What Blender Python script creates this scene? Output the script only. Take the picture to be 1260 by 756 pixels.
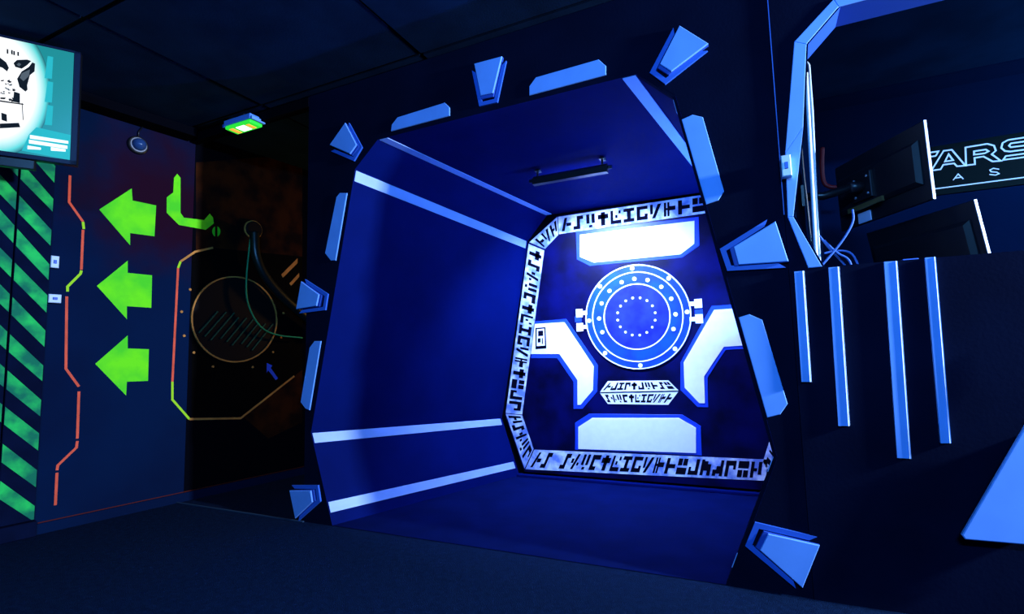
import bpy, bmesh, math, random
from mathutils import Vector as V, Matrix
random.seed(7)
for o in list(bpy.data.objects): bpy.data.objects.remove(o)
S = bpy.context.scene
COL = S.collection
# ------------------------------------------------------------------ camera
FPX, PIT, ROL, YAW, DIST, CAMH = 640.0, .09563, -.02515, .43809, 2.2277, .89289
H = 2.5                                   # ceiling height
YB = 1.428                                # depth of the alcove
_F = V((-math.sin(YAW)*math.cos(PIT), math.cos(YAW)*math.cos(PIT), math.sin(PIT)))
_R0 = V((math.cos(YAW), math.sin(YAW), 0)); _U0 = _R0.cross(_F)
_R = math.cos(ROL)*_R0 + math.sin(ROL)*_U0
_U = -math.sin(ROL)*_R0 + math.cos(ROL)*_U0
CAM = V((0, -DIST, CAMH))
cd = bpy.data.cameras.new('camera'); cam = bpy.data.objects.new('camera', cd); COL.objects.link(cam)
cam.matrix_world = Matrix(((_R.x, _U.x, -_F.x, CAM.x), (_R.y, _U.y, -_F.y, CAM.y), (_R.z, _U.z, -_F.z, CAM.z), (0, 0, 0, 1)))
cd.sensor_width = 36; cd.lens = 36*FPX/1260; cd.clip_start = .02; cd.clip_end = 60
S.camera = cam
# ------------------------------------------------------------------ world, lights, exposure
w = bpy.data.worlds.new('world'); S.world = w; w.use_nodes = True
w.node_tree.nodes['Background'].inputs[0].default_value = (.02, .04, .12, 1)
w.node_tree.nodes['Background'].inputs[1].default_value = .02
S.view_settings.view_transform = 'Standard'; S.view_settings.look = 'None'
S.view_settings.gamma = 1; S.view_settings.exposure = 0; S.view_settings.use_curve_mapping = False

def area_light(name, loc, target, sx, sy, power, color, spread=math.pi):
    ld = bpy.data.lights.new(name, 'AREA'); ld.shape = 'RECTANGLE'; ld.size = sx; ld.size_y = sy
    ld.energy = power; ld.color = color; ld.spread = spread
    o = bpy.data.objects.new(name, ld); COL.objects.link(o)
    o.location = loc; o.rotation_euler = (V(target)-V(loc)).to_track_quat('-Z', 'Y').to_euler()
    return o
KEY = V((3.30, -.38, 1.90))               # floodlight on the right wall, grazing along the front wall
area_light('uv_flood_light', KEY, (-3.4, -.55, 1.1), .20, .20, 430, (.62, .74, 1.0))
area_light('room_fill_light', (.5, -3.3, 2.38), (-.6, 0, .9), .9, .12, 120, (.10, .40, 1.0))  # added fill from behind the camera, brightens the front plates
area_light('staff_light', (2.6, .9, 1.9), (.6, 1.2, 1.3), .3, .1, 45, (.12, .50, 1.0))
area_light('corridor_fill_light', (-2.55, 1.9, 1.5), (-3.4, .7, 1.45), .10, .10, 8, (1.0, .50, .10))  # unseen warm light added so the corridor wall shows

# ------------------------------------------------------------------ helpers
def mat(name, col, rough=.6, spec=.3, noise=0., nscale=8., bump=0., bscale=60., metal=0., col2=None, emit=None, estr=0., detail=4.):
    m = bpy.data.materials.new(name); m.use_nodes = True
    nt = m.node_tree; b = nt.nodes['Principled BSDF']
    b.inputs['Base Color'].default_value = (*col, 1); b.inputs['Roughness'].default_value = rough
    b.inputs['Specular IOR Level'].default_value = spec; b.inputs['Metallic'].default_value = metal
    tc = nt.nodes.new('ShaderNodeTexCoord')
    if noise or col2:
        n = nt.nodes.new('ShaderNodeTexNoise'); n.inputs['Scale'].default_value = nscale; n.inputs['Detail'].default_value = detail
        nt.links.new(tc.outputs['Object'], n.inputs['Vector'])
        r = nt.nodes.new('ShaderNodeValToRGB')
        c2 = col2 if col2 else tuple(c*(1-noise) for c in col)
        r.color_ramp.elements[0].position = .38; r.color_ramp.elements[1].position = .64
        r.color_ramp.elements[0].color = (*c2, 1); r.color_ramp.elements[1].color = (*col, 1)
        nt.links.new(n.outputs['Fac'], r.inputs['Fac']); nt.links.new(r.outputs['Color'], b.inputs['Base Color'])
    if bump:
        n2 = nt.nodes.new('ShaderNodeTexNoise'); n2.inputs['Scale'].default_value = bscale; n2.inputs['Detail'].default_value = 6
        nt.links.new(tc.outputs['Object'], n2.inputs['Vector'])
        bp = nt.nodes.new('ShaderNodeBump'); bp.inputs['Strength'].default_value = bump; bp.inputs['Distance'].default_value = .01
        nt.links.new(n2.outputs['Fac'], bp.inputs['Height']); nt.links.new(bp.outputs['Normal'], b.inputs['Normal'])
    if emit:
        b.inputs['Emission Color'].default_value = (*emit, 1); b.inputs['Emission Strength'].default_value = estr
    return m
M = dict(
 wall=mat('navy_paint', (.0022, .0050, .020), 1.0, .02, noise=.25, nscale=3, bump=.08, bscale=90),
 wall_left=mat('left_wall_paint', (.0016, .0115, .050), .9, .03, col2=(.0020, .0085, .038), nscale=1.6, bump=.08, bscale=80),
 black=mat('black_paint', (.0016, .002, .0045), 1.0, .02),
 alcove=mat('alcove_navy', (.0006, .0060, .085), .7, .02, noise=.18, nscale=3),
 alcove_floor=mat('alcove_floor_vinyl', (.0010, .0055, .055), .9, .02, noise=.2, nscale=6),
 floor=mat('dark_carpet', (.0035, .014, .046), 1.0, .03, col2=(.0024, .0095, .033), nscale=40, bump=.6, bscale=260, detail=8),
 ceil=mat('ceiling_panel_paint', (.006, .022, .064), 1.0, .02, noise=.3, nscale=4, bump=.1, bscale=120),
 tbar=mat('ceiling_bar_black', (.001, .0012, .0015), .9, .05),
 blue=mat('light_blue_plate', (.17, .41, 1.0), .55, .2, noise=.1, nscale=6),
 edge=mat('white_edge_band', (.62, .78, 1.0), .5, .4),
 rim=mat('mid_blue_plate', (.03, .13, .62), .5, .35),
 inner=mat('dark_blue_plate', (.02, .075, .42), .5, .2),
 strip=mat('white_blue_strip', (.36, .52, .95), .5, .35, noise=.12, nscale=5),
 mural=mat('mural_ultramarine', (.0010, .0020, .052), .33, .22, col2=(.0006, .0008, .016), nscale=5, detail=7),
 mural_out=mat('mural_mid_blue', (.010, .05, .50), .4, .35),
 white=mat('mural_white', (.86, .88, .86), .55, .3, noise=.05, nscale=20),
 band=mat('mural_band_white', (.78, .86, .92), .55, .3, col2=(.16, .26, .60), nscale=14),
 glyph=mat('mural_black_print', (.0015, .0015, .008), .8, .05),
 hatch=mat('hatch_blue', (.006, .060, .62), .32, .35, col2=(.008, .035, .40), nscale=9),
 hatch_in=mat('hatch_centre_blue', (.016, .030, .36), .32, .35, col2=(.008, .014, .20), nscale=10),
 green=mat('fluorescent_green_paint', (.20, 1.0, .01), .7, .15, col2=(.09, .80, .02), nscale=7),
 stripe=mat('green_hazard_paint', (.03, .68, .12), .85, .05, col2=(.012, .20, .10), nscale=9),
 orange=mat('orange_line_paint', (1.0, .13, .06), .7, .15, noise=.2, nscale=14),
 yellow=mat('lime_line_paint', (.45, .85, .02), .7, .15),
 copper=mat('rust_line_paint', (.75, .30, .06), .7, .2, noise=.3, nscale=12),
 board=mat('door_board_navy', (.002, .006, .030), .9, .05, noise=.3, nscale=7),
 plastic=mat('black_plastic', (.006, .007, .010), .35, .5),
 screenback=mat('monitor_back_plastic', (.004, .005, .009), .45, .4),
 silver=mat('pale_plastic_edge', (.55, .68, .95), .4, .5),
 metal=mat('grey_metal', (.35, .4, .5), .35, .5, metal=.8),
 red=mat('red_paint', (.28, .008, .012), .5, .3),
 pipe=mat('white_pipe', (.75, .88, 1.0), .4, .5),
 cable=mat('blue_cable', (.05, .16, .55), .5, .4),
 slat=mat('vent_slat_paint', (.02, .10, .05), .6, .2),
 dark=mat('near_black', (.0015, .0015, .0025), .7, .2),
 shade_black=mat('corridor_shade_black', (.0012, .0012, .0014), .9, .05),  # black that stands for the corridor shade
 rust=mat('rust_mural_paint', (.05, .012, .003), .9, .05, col2=(.008, .003, .003), nscale=6, detail=8),
 hose=mat('dark_hose', (.004, .010, .009), .35, .6),
 teal=mat('green_cable', (.02, .40, .14), .5, .3),
 glass=mat('camera_dome', (.02, .06, .2), .08, .8),
 letter=mat('sign_letter', (.6, .75, 1.0), .5, .3, emit=(.35, .55, 1.0), estr=.8),
)
def spray(m, centre, rad, col):
    nt = m.node_tree; b = nt.nodes['Principled BSDF']; src = b.inputs['Base Color'].links[0].from_socket
    tc = nt.nodes.new('ShaderNodeTexCoord'); dn = nt.nodes.new('ShaderNodeVectorMath'); dn.operation = 'DISTANCE'
    nz = nt.nodes.new('ShaderNodeTexNoise'); nz.inputs['Scale'].default_value = 4; nz.inputs['Detail'].default_value = 6
    nt.links.new(tc.outputs['Object'], nz.inputs['Vector'])
    ad = nt.nodes.new('ShaderNodeVectorMath'); ad.operation = 'MULTIPLY_ADD'; ad.inputs[1].default_value = (.7, .7, .7)
    nt.links.new(nz.outputs['Color'], ad.inputs[0]); nt.links.new(tc.outputs['Object'], ad.inputs[2])
    nt.links.new(ad.outputs[0], dn.inputs[0]); dn.inputs[1].default_value = tuple(V(centre)+V((.35, .35, .35)))
    mr = nt.nodes.new('ShaderNodeMapRange'); mr.inputs[1].default_value = rad; mr.inputs[2].default_value = rad*.2; mr.interpolation_type = 'SMOOTHSTEP'
    nt.links.new(dn.outputs['Value'], mr.inputs[0])
    mx = nt.nodes.new('ShaderNodeMix'); mx.data_type = 'RGBA'; nt.links.new(mr.outputs[0], mx.inputs[0]); nt.links.new(src, mx.inputs[6]); mx.inputs[7].default_value = (*col, 1)
    nt.links.new(mx.outputs[2], b.inputs['Base Color'])
def ob(name, verts, faces, m, parent=None, smooth=False):
    me = bpy.data.meshes.new(name); me.from_pydata([tuple(v) for v in verts], [], faces)
    bm = bmesh.new(); bm.from_mesh(me); bmesh.ops.recalc_face_normals(bm, faces=bm.faces); bm.to_mesh(me); bm.free()
    me.materials.append(M[m] if isinstance(m, str) else m)
    if smooth:
        for p in me.polygons: p.use_smooth = True
    o = bpy.data.objects.new(name, me); COL.objects.link(o)
    if parent: o.parent = parent
    return o
def tag(o, label, cat, group=None):
    o['label'] = label; o['category'] = cat
    if group: o['group'] = group
    return o
def struct(o, label=None):
    o['kind'] = 'structure'
    if label: o['label'] = label
    return o
def thing(name, label, cat, group=None, loc=(0, 0, 0)):
    o = bpy.data.objects.new(name, None); COL.objects.link(o); o.location = loc; o.empty_display_size = .05
    return tag(o, label, cat, group)
class PL:                                   # a plane: point, u axis, v axis, normal towards the viewer
    def __init__(s, p, u, n):
        s.p = V(p); s.n = V(n).normalized(); s.u = V(u).normalized(); s.v = s.n.cross(s.u)
    def hit(s, x, y, off=0):
        d = _F*FPX + _R*(x-630) - _U*(y-378); p = s.p + s.n*off
        return CAM + d*((p-CAM).dot(s.n)/d.dot(s.n))
    def uv(s, P): q = P-s.p; return (q.dot(s.u), q.dot(s.v))
    def at(s, u, v, off=0): return s.p + s.u*u + s.v*v + s.n*off
    def px(s, pts): return [s.uv(s.hit(x, y)) for x, y in pts]
FRONT = PL((0, 0, 0), (1, 0, 0), (0, -1, 0))
BACK = PL((0, YB, 0), (1, 0, 0), (0, -1, 0))
LX0, LSL = -3.49, .15
LEFT = PL((LX0, 0, 0), (LSL, 1, 0), (1, -LSL, 0))
STAFF = PL((0, 1.6, 0), (1, 0, 0), (0, -1, 0))
def area2(p): return sum(p[i][0]*p[(i+1) % len(p)][1]-p[(i+1) % len(p)][0]*p[i][1] for i in range(len(p)))/2
def inset(p, d):
    n = len(p); out = []
    for i in range(n):
        a, b, c = V(p[i-1]), V(p[i]), V(p[(i+1) % n])
        e1 = (b-a).normalized(); e2 = (c-b).normalized()
        n1 = V((-e1.y, e1.x)); n2 = V((-e2.y, e2.x)); k = 1+n1.dot(n2)
        out.append(tuple(b+(n1+n2)*(d/max(k, .25))))
    return out
def slab(name, pl, pts, z0, z1, m, parent=None, ch=0.):
    """solid plate on a plane: polygon in plane uv, from offset z0 to z1, chamfered front edge"""
    p = list(pts)
    if area2(p) < 0: p = p[::-1]
    n = len(p)
    vs = [pl.at(u, v, z0) for u, v in p]
    rings = [(p, z1-ch)] if ch else []
    rings.append((inset(p, ch) if ch else p, z1))
    for q, z in rings: vs += [pl.at(u, v, z) for u, v in q]
    fs = [tuple(range(n))[::-1]]
    for r in range(len(rings)):
        for i in range(n):
            j = (i+1) % n; fs.append((r*n+i, r*n+j, (r+1)*n+j, (r+1)*n+i))
    fs.append(tuple(range(len(rings)*n, len(rings)*n+n)))
    return ob(name, vs, fs, m, parent)
def multi(name, pl, polys, z0, z1, m, parent=None):
    vs, fs = [], []
    for p in polys:
        if area2(p) < 0: p = p[::-1]
        k = len(vs); n = len(p)
        vs += [pl.at(u, v, z0) for u, v in p]+[pl.at(u, v, z1) for u, v in p]
        fs += [tuple(range(k, k+n))[::-1], tuple(range(k+n, k+2*n))]
        fs += [(k+i, k+(i+1) % n, k+n+(i+1) % n, k+n+i) for i in range(n)]
    return ob(name, vs, fs, m, parent)
def ribbon(pts, wd, closed=False):
    """outline polygons of a stroked polyline, mitred"""
    n = len(pts); L, Rr = [], []
    for i in range(n):
        b = V(pts[i]); a = V(pts[i-1]) if (i or closed) else None; c = V(pts[(i+1) % n]) if (i < n-1 or closed) else None
        e1 = (b-a).normalized() if a is not None else (c-b).normalized()
        e2 = (c-b).normalized() if c is not None else e1
        n1 = V((-e1.y, e1.x)); n2 = V((-e2.y, e2.x)); mm = (n1+n2)*(wd/2/max(1+n1.dot(n2), .35))
        L.append(b+mm); Rr.append(b-mm)
    return [[tuple(L[i]), tuple(L[(i+1) % n]), tuple(Rr[(i+1) % n]), tuple(Rr[i])] for i in range(n if closed else n-1)]
def box(name, c, s, m, parent=None, rot=None, bev=0.):
    bm = bmesh.new(); bmesh.ops.create_cube(bm, size=1); bmesh.ops.scale(bm, vec=V(s), verts=bm.verts)
    if bev: bmesh.ops.bevel(bm, geom=list(bm.edges), offset=bev, segments=2, affect='EDGES', profile=.5)
    if rot is not None: bmesh.ops.rotate(bm, matrix=rot, verts=bm.verts)
    bmesh.ops.translate(bm, vec=V(c), verts=bm.verts)
    me = bpy.data.meshes.new(name); bm.to_mesh(me); bm.free(); me.materials.append(M[m] if isinstance(m, str) else m)
    o = bpy.data.objects.new(name, me); COL.objects.link(o)
    if parent: o.parent = parent
    return o
def tube(name, pts, r, m, parent=None, seg=10, smooth_path=0):
    pts = [V(p) for p in pts]
    for _ in range(smooth_path):
        q = [pts[0]]
        for a, b in zip(pts, pts[1:]): q += [a*.75+b*.25, a*.25+b*.75]
        pts = q+[pts[-1]]
    vs, fs = [], []; n = len(pts); ref = None
    for i, p in enumerate(pts):
        t = (pts[min(i+1, n-1)]-pts[max(i-1, 0)]).normalized()
        if ref is None: ref = t.orthogonal().normalized()
        ref = (ref-t*ref.dot(t)).normalized(); b = t.cross(ref)
        for k in range(seg):
            a = 2*math.pi*k/seg; vs.append(p+ref*(r*math.cos(a))+b*(r*math.sin(a)))
    for i in range(n-1):
        for k in range(seg): fs.append((i*seg+k, i*seg+(k+1) % seg, (i+1)*seg+(k+1) % seg, (i+1)*seg+k))
    fs += [tuple(range(seg))[::-1], tuple(range((n-1)*seg, n*seg))]
    return ob(name, vs, fs, m, parent, True)
def circ(c, r, n=48, ry=None): return [(c[0]+r*math.cos(2*math.pi*i/n), c[1]+(ry or r)*math.sin(2*math.pi*i/n)) for i in range(n)]
def ringm(name, pl, c, r0, r1, z0, z1, m, parent=None, n=64):
    vs, fs = [], []
    for i in range(n):
        a = 2*math.pi*i/n
        for r, z in ((r0, z0), (r0, z1), (r1, z1), (r1, z0)): vs.append(pl.at(c[0]+r*math.cos(a), c[1]+r*math.sin(a), z))
    for i in range(n):
        j = (i+1) % n
        for k in range(4): fs.append((i*4+k, i*4+(k+1) % 4, j*4+(k+1) % 4, j*4+k))
    return ob(name, vs, fs, m, parent)

# ------------------------------------------------------------------ room shell
XR, YN, YF = 3.5, -5.0, 2.6
def lx(y): return LX0+LSL*y
o = struct(ob('floor', [(-4.6, YN, 0), (XR, YN, 0), (XR, YF, 0), (-4.6, YF, 0), (-4.6, YN, -.1), (XR, YN, -.1), (XR, YF, -.1), (-4.6, YF, -.1)],
   [(0, 1, 2, 3), (4, 5, 6, 7), (0, 1, 5, 4), (1, 2, 6, 5), (2, 3, 7, 6), (3, 0, 4, 7)], 'floor'), 'dark blue-black carpet floor')
floor = o
# ceiling slab with panels between bars
ceiling = struct(box('ceiling', (-.55, -1.2, H+.06), (8.1, 7.6, .08), 'black'), 'dark panelled ceiling')
xs = [-4.6+.0]; gx = [-4.30, -3.62, -2.72, -1.52, -.32, .88, 2.08, 3.28]; gy = [-4.6, -3.4, -2.2, -1.0, -.05, 1.1, 2.3]
proto = None
for i in range(len(gx)-1):
    for j in range(len(gy)-1):
        x0, x1, y0, y1 = gx[i]+.012, gx[i+1]-.012, gy[j]+.012, gy[j+1]-.012
        box('ceiling_panel', ((x0+x1)/2, (y0+y1)/2, H+.008+.004*((i*3+j*5) % 4)), (x1-x0, y1-y0, .018), 'ceil', ceiling)
for x in gx: box('ceiling_bar', (x, -1.15, H+.020), (.022, 6.9, .010), 'tbar', ceiling)
for y in gy: box('ceiling_bar', (-.5, y, H+.019), (7.6, .022, .010), 'tbar', ceiling)
def quadwall(name, x0, x1, y0, y1, z0, z1, m, label=None):
    return struct(box(name, ((x0+x1)/2, (y0+y1)/2, (z0+z1)/2), (x1-x0, y1-y0, z1-z0), m), label)
# left wall (slightly skewed) runs on through the doorway into the dark corridor
M['left_spray'] = mat('left_wall_sprayed', (.0016, .0115, .050), .9, .03, col2=(.0020, .0085, .038), nscale=1.6, bump=.08, bscale=80)
spray(M['left_spray'], LEFT.hit(208, 245), .65, (.020, .004, .015))
wl = struct(slab('wall_left', LEFT, [(-5.05, 0), (2.66, 0), (2.66, H), (-5.05, H)], -.1, 0, 'left_spray'), 'navy left wall with fluorescent arrows')
quadwall('wall_right', XR, XR+.1, YN, YF, 0, H, 'wall'); quadwall('wall_rear', -4.6, XR, YN-.1, YN, 0, H, 'wall')
quadwall('wall_corridor_end', -3.6, -2.33, YF, YF+.1, 0, H, 'black'); quadwall('wall_corridor_side', -2.37, -2.33, .05, YF, 0, H, 'black')
# baseboard of the left wall with its painted line
bl = struct(slab('baseboard_left', LEFT, [(-5, 0), (2.6, 0), (2.6, .055), (-5, .055)], 0, .012, 'wall_left'))
multi('painted_line', LEFT, [[(-.70, .057), (1.6, .057), (1.6, .062), (-.70, .062)]], .0005, .002, mat('dull_red_line', (.10, .012, .008), .8, .1), bl)
# dark boxed duct along the top of the left wall
struct(slab('trim_1', LEFT, [(-3.2, 2.44), (-.02, 2.44), (-.02, H-.002), (-3.2, H-.002)], .001, .13, 'black'), 'black boxed duct above the left wall')
# header over the doorway
struct(box('trim_2', (-2.92, .02, H-.035), (1.10, .05, .06), 'black'), 'black header bar over the dark doorway')
struct(box('dull_blue_floor_line', (-2.92, -.012, .004), (1.12, .012, .006), mat('doorway_floor_line', (.02, .05, .10), .5, .4)), 'thin dull blue line across the doorway floor')  # thin dull blue line laid over the doorway floor

# front wall with the octagonal opening
OPEN = [(-2.157, 0), (-2.322, .492), (-2.007, 1.98), (-1.844, 2.121), (-.408, 2.124), (-.26, 1.98), (.028, .492), (-.168, 0)]
XS = .125
WT = .035
def wallpoly(name, poly, m, z0=-WT, z1=0., label=None):
    p = poly if area2(poly) > 0 else poly[::-1]; n = len(p)
    bm = bmesh.new()
    a = [bm.verts.new(FRONT.at(u, v, z1)) for u, v in p]; b = [bm.verts.new(FRONT.at(u, v, z0)) for u, v in p]
    fa = bm.faces.new(a); fb = bm.faces.new(b[::-1])
    for i in range(n): bm.faces.new((a[i], b[i], b[(i+1) % n], a[(i+1) % n]))
    bm.normal_update(); bmesh.ops.triangulate(bm, faces=[fa, fb]); bmesh.ops.recalc_face_normals(bm, faces=bm.faces)
    me = bpy.data.meshes.new(name); bm.to_mesh(me); bm.free(); me.materials.append(M[m])
    o = bpy.data.objects.new(name, me); COL.objects.link(o); return struct(o, label)
wallpoly('wall_front', [(-2.37, 0), (-2.37, H), (XS, H), (XS, 0)]+OPEN[::-1], 'wall', label='black navy wall framing the octagonal alcove opening')
# ------------------------------------------------------------------ alcove
CX = -.775
bl_ = [(-1.685, 0), (-1.822, .422), (-1.56, 1.785), (-1.398, 1.965)]
BK = bl_+[(2*CX-x, z) for x, z in bl_[::-1]]
NM = ['wall_alcove_lower_left', 'wall_alcove_left', 'wall_alcove_upper_left', 'ceiling_alcove', 'wall_alcove_upper_right', 'wall_alcove_right', 'wall_alcove_lower_right']
def aq(i, t, s):                             # point on alcove side i: t from corner i to i+1, s depth
    a = V((OPEN[i][0], 0, OPEN[i][1])).lerp(V((OPEN[i+1][0], 0, OPEN[i+1][1])), t)
    b = V((BK[i][0], YB, BK[i][1])).lerp(V((BK[i+1][0], YB, BK[i+1][1])), t)
    return a.lerp(b, s)
cen = V((-.95, .7, 1.1)); AL = {}
NT, NS = 16, 24
for i, nm in enumerate(NM):
    vs, fs = [], []
    mid = aq(i, .5, .5); nr = (aq(i, 1, .5)-aq(i, 0, .5)).cross(aq(i, .5, 1)-aq(i, .5, 0)).normalized()
    if nr.dot(cen-mid) < 0: nr = -nr
    AL[i] = nr
    for k in range(2):
        for a in range(NT+1):
            for b in range(NS+1): vs.append(aq(i, a/NT, b/NS)-nr*(.012*k))
    N = (NT+1)*(NS+1)
    for a in range(NT):
        for b in range(NS):
            q = [a*(NS+1)+b, a*(NS+1)+b+1, (a+1)*(NS+1)+b+1, (a+1)*(NS+1)+b]
            fs += [tuple(q), tuple(N+x for x in q[::-1])]
    o = struct(ob(nm, vs, fs, 'alcove')); AL[nm] = o
def astrip(i, t0, t1, s0=.004, s1=.985):
    nr = AL[i]; vs = []
    n = 12
    for k in range(n+1):
        s = s0+(s1-s0)*k/n
        for t, e in ((t0, .0005), (t0, .004), (t1, .004), (t1, .0005)): vs.append(aq(i, t, s)+nr*e)
    fs = [(0, 1, 2, 3), (n*4, n*4+1, n*4+2, n*4+3)]
    for k in range(n):
        for q in range(4): fs.append((k*4+q, k*4+(q+1) % 4, k*4+4+(q+1) % 4, k*4+4+q))
    o = ob('reflective_strip', vs, fs, 'strip', AL[NM[i]]); return o
astrip(0, .885, .995); astrip(0, .135, .245)          # lower left panel: top and near the floor
astrip(1, .955, .995); astrip(3, .004, .043); astrip(3, .955, .996)
astrip(5, .005, .045); astrip(6, .005, .115); astrip(6, .755, .865)
# alcove floor with a bright lip at the back
struct(ob('floor_alcove', [(OPEN[0][0], 0, .003), (OPEN[7][0], 0, .003), (BK[7][0], YB, .003), (BK[0][0], YB, .003)], [(0, 1, 2, 3)], 'alcove_floor'))
struct(slab('wall_alcove_back', BACK, [(x, z) for x, z in BK], -.05, 0, 'black'))
lip = struct(box('baseboard_alcove', (CX-.02, YB-.03, .012), (1.78, .05, .018), 'alcove', bev=.003), 'low step along the foot of the mural')

# ------------------------------------------------------------------ mural panel on the alcove's back wall
mural = thing('mural_panel', 'glossy blue mural with round hatch and white plates on the alcove back wall', 'mural', loc=BACK.at(CX, .05, 0))
def under(o):                                # keep world placement under an empty that is not at the origin
    return o
def mpart(o, par=mural):
    o.parent = par; o.matrix_parent_inverse = Matrix.Translation(-mural.location) if par is mural else Matrix.Identity(4); return o
Bp = BACK.px
outL = Bp([(647, 580), (623, 511), (652, 300), (686, 267)])
outl = [(x, z) for x, z in outL]; board = outl+[(2*CX-x, z) for x, z in outl[::-1]]
bd = mpart(slab('painted_board', BACK, board, .0005, .022, 'mural'))
R_ = lambda a, b, c, d: [(a, b), (c, b), (c, d), (a, d)]
G = [
 [[(0, 0), (.3, 0), (.62, 1), (.34, 1)], R_(.5, .35, 1, .6)],
 [R_(.35, 0, .68, 1), R_(.68, .72, 1, 1), R_(0, 0, .35, .26)],
 [[(.2, 0), (.5, 0), (.85, 1), (.55, 1)], R_(0, .4, .3, .7), R_(.75, .25, 1, .45)],
 [R_(.08, .3, .4, 1), R_(.6, .3, .92, 1), R_(.34, 0, .66, .18)],
 [R_(0, 0, .36, 1), R_(.36, .7, 1, 1), R_(.36, 0, .72, .25)],
 [R_(0, .5, 1, .84), R_(.3, 0, .7, 1)],
 [R_(0, 0, .25, 1), R_(.25, 0, 1, .26), R_(.45, .42, .66, .64), R_(.76, .72, .97, .95)],
 [R_(0, .76, 1, 1), R_(.33, .2, .67, .8), R_(0, 0, 1, .24)],
 [R_(0, 0, .32, 1), R_(.32, .76, 1, 1), R_(.32, 0, 1, .26), R_(.72, .26, 1, .42)],
 [[(.15, 0), (.45, 0), (1, 1), (.68, 1)], R_(0, .3, .24, 1)],
 [R_(0, 0, .2, 1), R_(.3, 0, .48, 1), R_(.48, .4, 1, .7), R_(.2, .45, .3, .6)],
 [R_(0, 0, .34, 1), R_(.34, .36, 1, .62)],
 [R_(0, .56, .45, 1), R_(.55, .56, 1, 1), R_(0, 0, 1, .42)],
 [R_(.66, 0, 1, 1), R_(0, 0, .66, .26), R_(0, .26, .24, .5)],
 [R_(0, 0, .3, 1), R_(.3, .3, .66, .9), R_(.66, 0, 1, .72)],
 [R_(.7, 0, 1, 1), R_(.34, .15, .7, .62), R_(0, 0, .34, .4)],
 [R_(0, 0, .32, 1), R_(.32, .7, 1, 1), R_(.75, .45, 1, .7)],
 [R_(0, .56, 1, 1), R_(0, 0, .45, .44), R_(.55, 0, 1, .44)],
 [R_(0, 0, .3, 1), R_(.3, .4, .6, .6), R_(.7, .2, 1, 1)],
 [R_(.3, .0, .62, .5), R_(0, .5, 1, .75), R_(.62, .75, .9, 1)]]
def bil(q, s, t):                            # q: start-low, end-low, end-high, start-high
    a, b, c, d = [V(x) for x in q]; return tuple(a.lerp(b, s).lerp(d.lerp(c, s), t))
def band(name, q, seq, zz=.024, lo=.12, hi=.88, gap=.09, par=None, m='band'):
    bnd = slab(name, BACK, q, .0215, zz, m)
    mpart(bnd) if par is None else None
    if par is not None: bnd.parent = par
    n = len(seq)
    for k, g in enumerate(seq):
        if g is None: continue
        multi('glyph', BACK, [[bil(q, (k+gap+(1-2*gap)*a)/n*.97+.015, lo+(hi-lo)*b) for a, b in p] for p in G[g % len(G)]], zz-.0002, zz+.0012, 'glyph', bnd)
    return bnd
band('glyph_band', Bp([(648, 577), (942, 591), (945, 565), (659, 553)]), [0, 1, None, 1, 2, 3, 4, 5, 6, 7, 8, 9, 10, 11, 12, 13, 14, 15, 16, 17, 18])
band('glyph_band', Bp([(624, 509), (647, 576), (658, 552), (644, 511)]), [18, 1, 2, 3, 16])
band('glyph_band', Bp([(652, 301), (624, 508), (644, 510), (671, 309)]), [5, 1, 2, 3, 4, 5, 6, 7, 8, 9, 10, 5, 12, 13, 16])
band('glyph_band', Bp([(672, 307), (688, 290), (687, 268), (653, 299)]), [0, 9, 18])
band('glyph_band', Bp([(689, 289), (872, 263), (872, 240), (688, 268)]), [0, 1, 3, 5, 6, 7, 8, 9, 10, 11, 12])
# the mirrored chamfer and side bands on the right, mostly behind the opening's edge
mir = lambda q: [(2*CX-.02-x, z) for x, z in q]
band('glyph_band', [mir(Bp([(624, 509), (647, 576), (658, 552), (644, 511)]))[k] for k in (1, 0, 3, 2)], [1, 2, 3, 16, 4])
band('glyph_band', [mir(Bp([(652, 301), (624, 508), (644, 510), (671, 309)]))[k] for k in (1, 0, 3, 2)], [5, 1, 2, 3, 4, 5, 6, 7, 8, 9, 10, 5, 12])
def plate(outp, inp):
    a = mpart(slab('plate_outline', BACK, Bp(outp), .0215, .026, 'mural_out', ch=.0015))
    b = mpart(slab('white_plate', BACK, Bp(inp), .0255, .030, 'white', ch=.001)); return b
plate([(710, 286), (860, 268), (861, 303), (840, 318), (727, 328), (711, 320)], [(715, 290), (855, 273), (855, 301), (838, 314), (732, 324), (715, 317)])
plate([(709, 553), (709, 520), (726, 509), (840, 510), (863, 524), (864, 560)], [(713, 552), (713, 525), (730, 514), (836, 514), (857, 526), (857, 557)])
lp = plate([(660, 396), (698, 393), (737, 450), (736, 482), (718, 503), (707, 503), (707, 470), (687, 441), (655, 441)],
      [(660, 399), (696, 397), (732, 451), (731, 480), (716, 498), (712, 498), (712, 468), (690, 436), (655, 436)])
plate([(838, 446), (876, 377), (935, 373), (946, 428), (893, 431), (871, 465), (872, 501), (859, 501), (838, 480)],
      [(842, 446), (879, 382), (931, 378), (941, 424), (891, 427), (867, 463), (868, 496), (861, 496), (843, 477)])
# tablet symbol on the left plate
q = Bp([(661, 404), (673, 403), (674, 429), (661, 430)])
q = [q[3], q[2], q[1], q[0]]
sym = ribbon([bil(q, a, b) for a, b in ((.05, .03), (.95, .03), (.95, .97), (.05, .97))], .010, True)
sym += [[bil(q, a, b) for a, b in r] for r in (R_(.25, .6, .75, .85), R_(.2, .3, .48, .5), R_(.05, .03, .95, .14), R_(.6, .22, .7, .5))]
multi('tablet_symbol', BACK, sym, .0298, .0312, 'glyph', lp)
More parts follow.
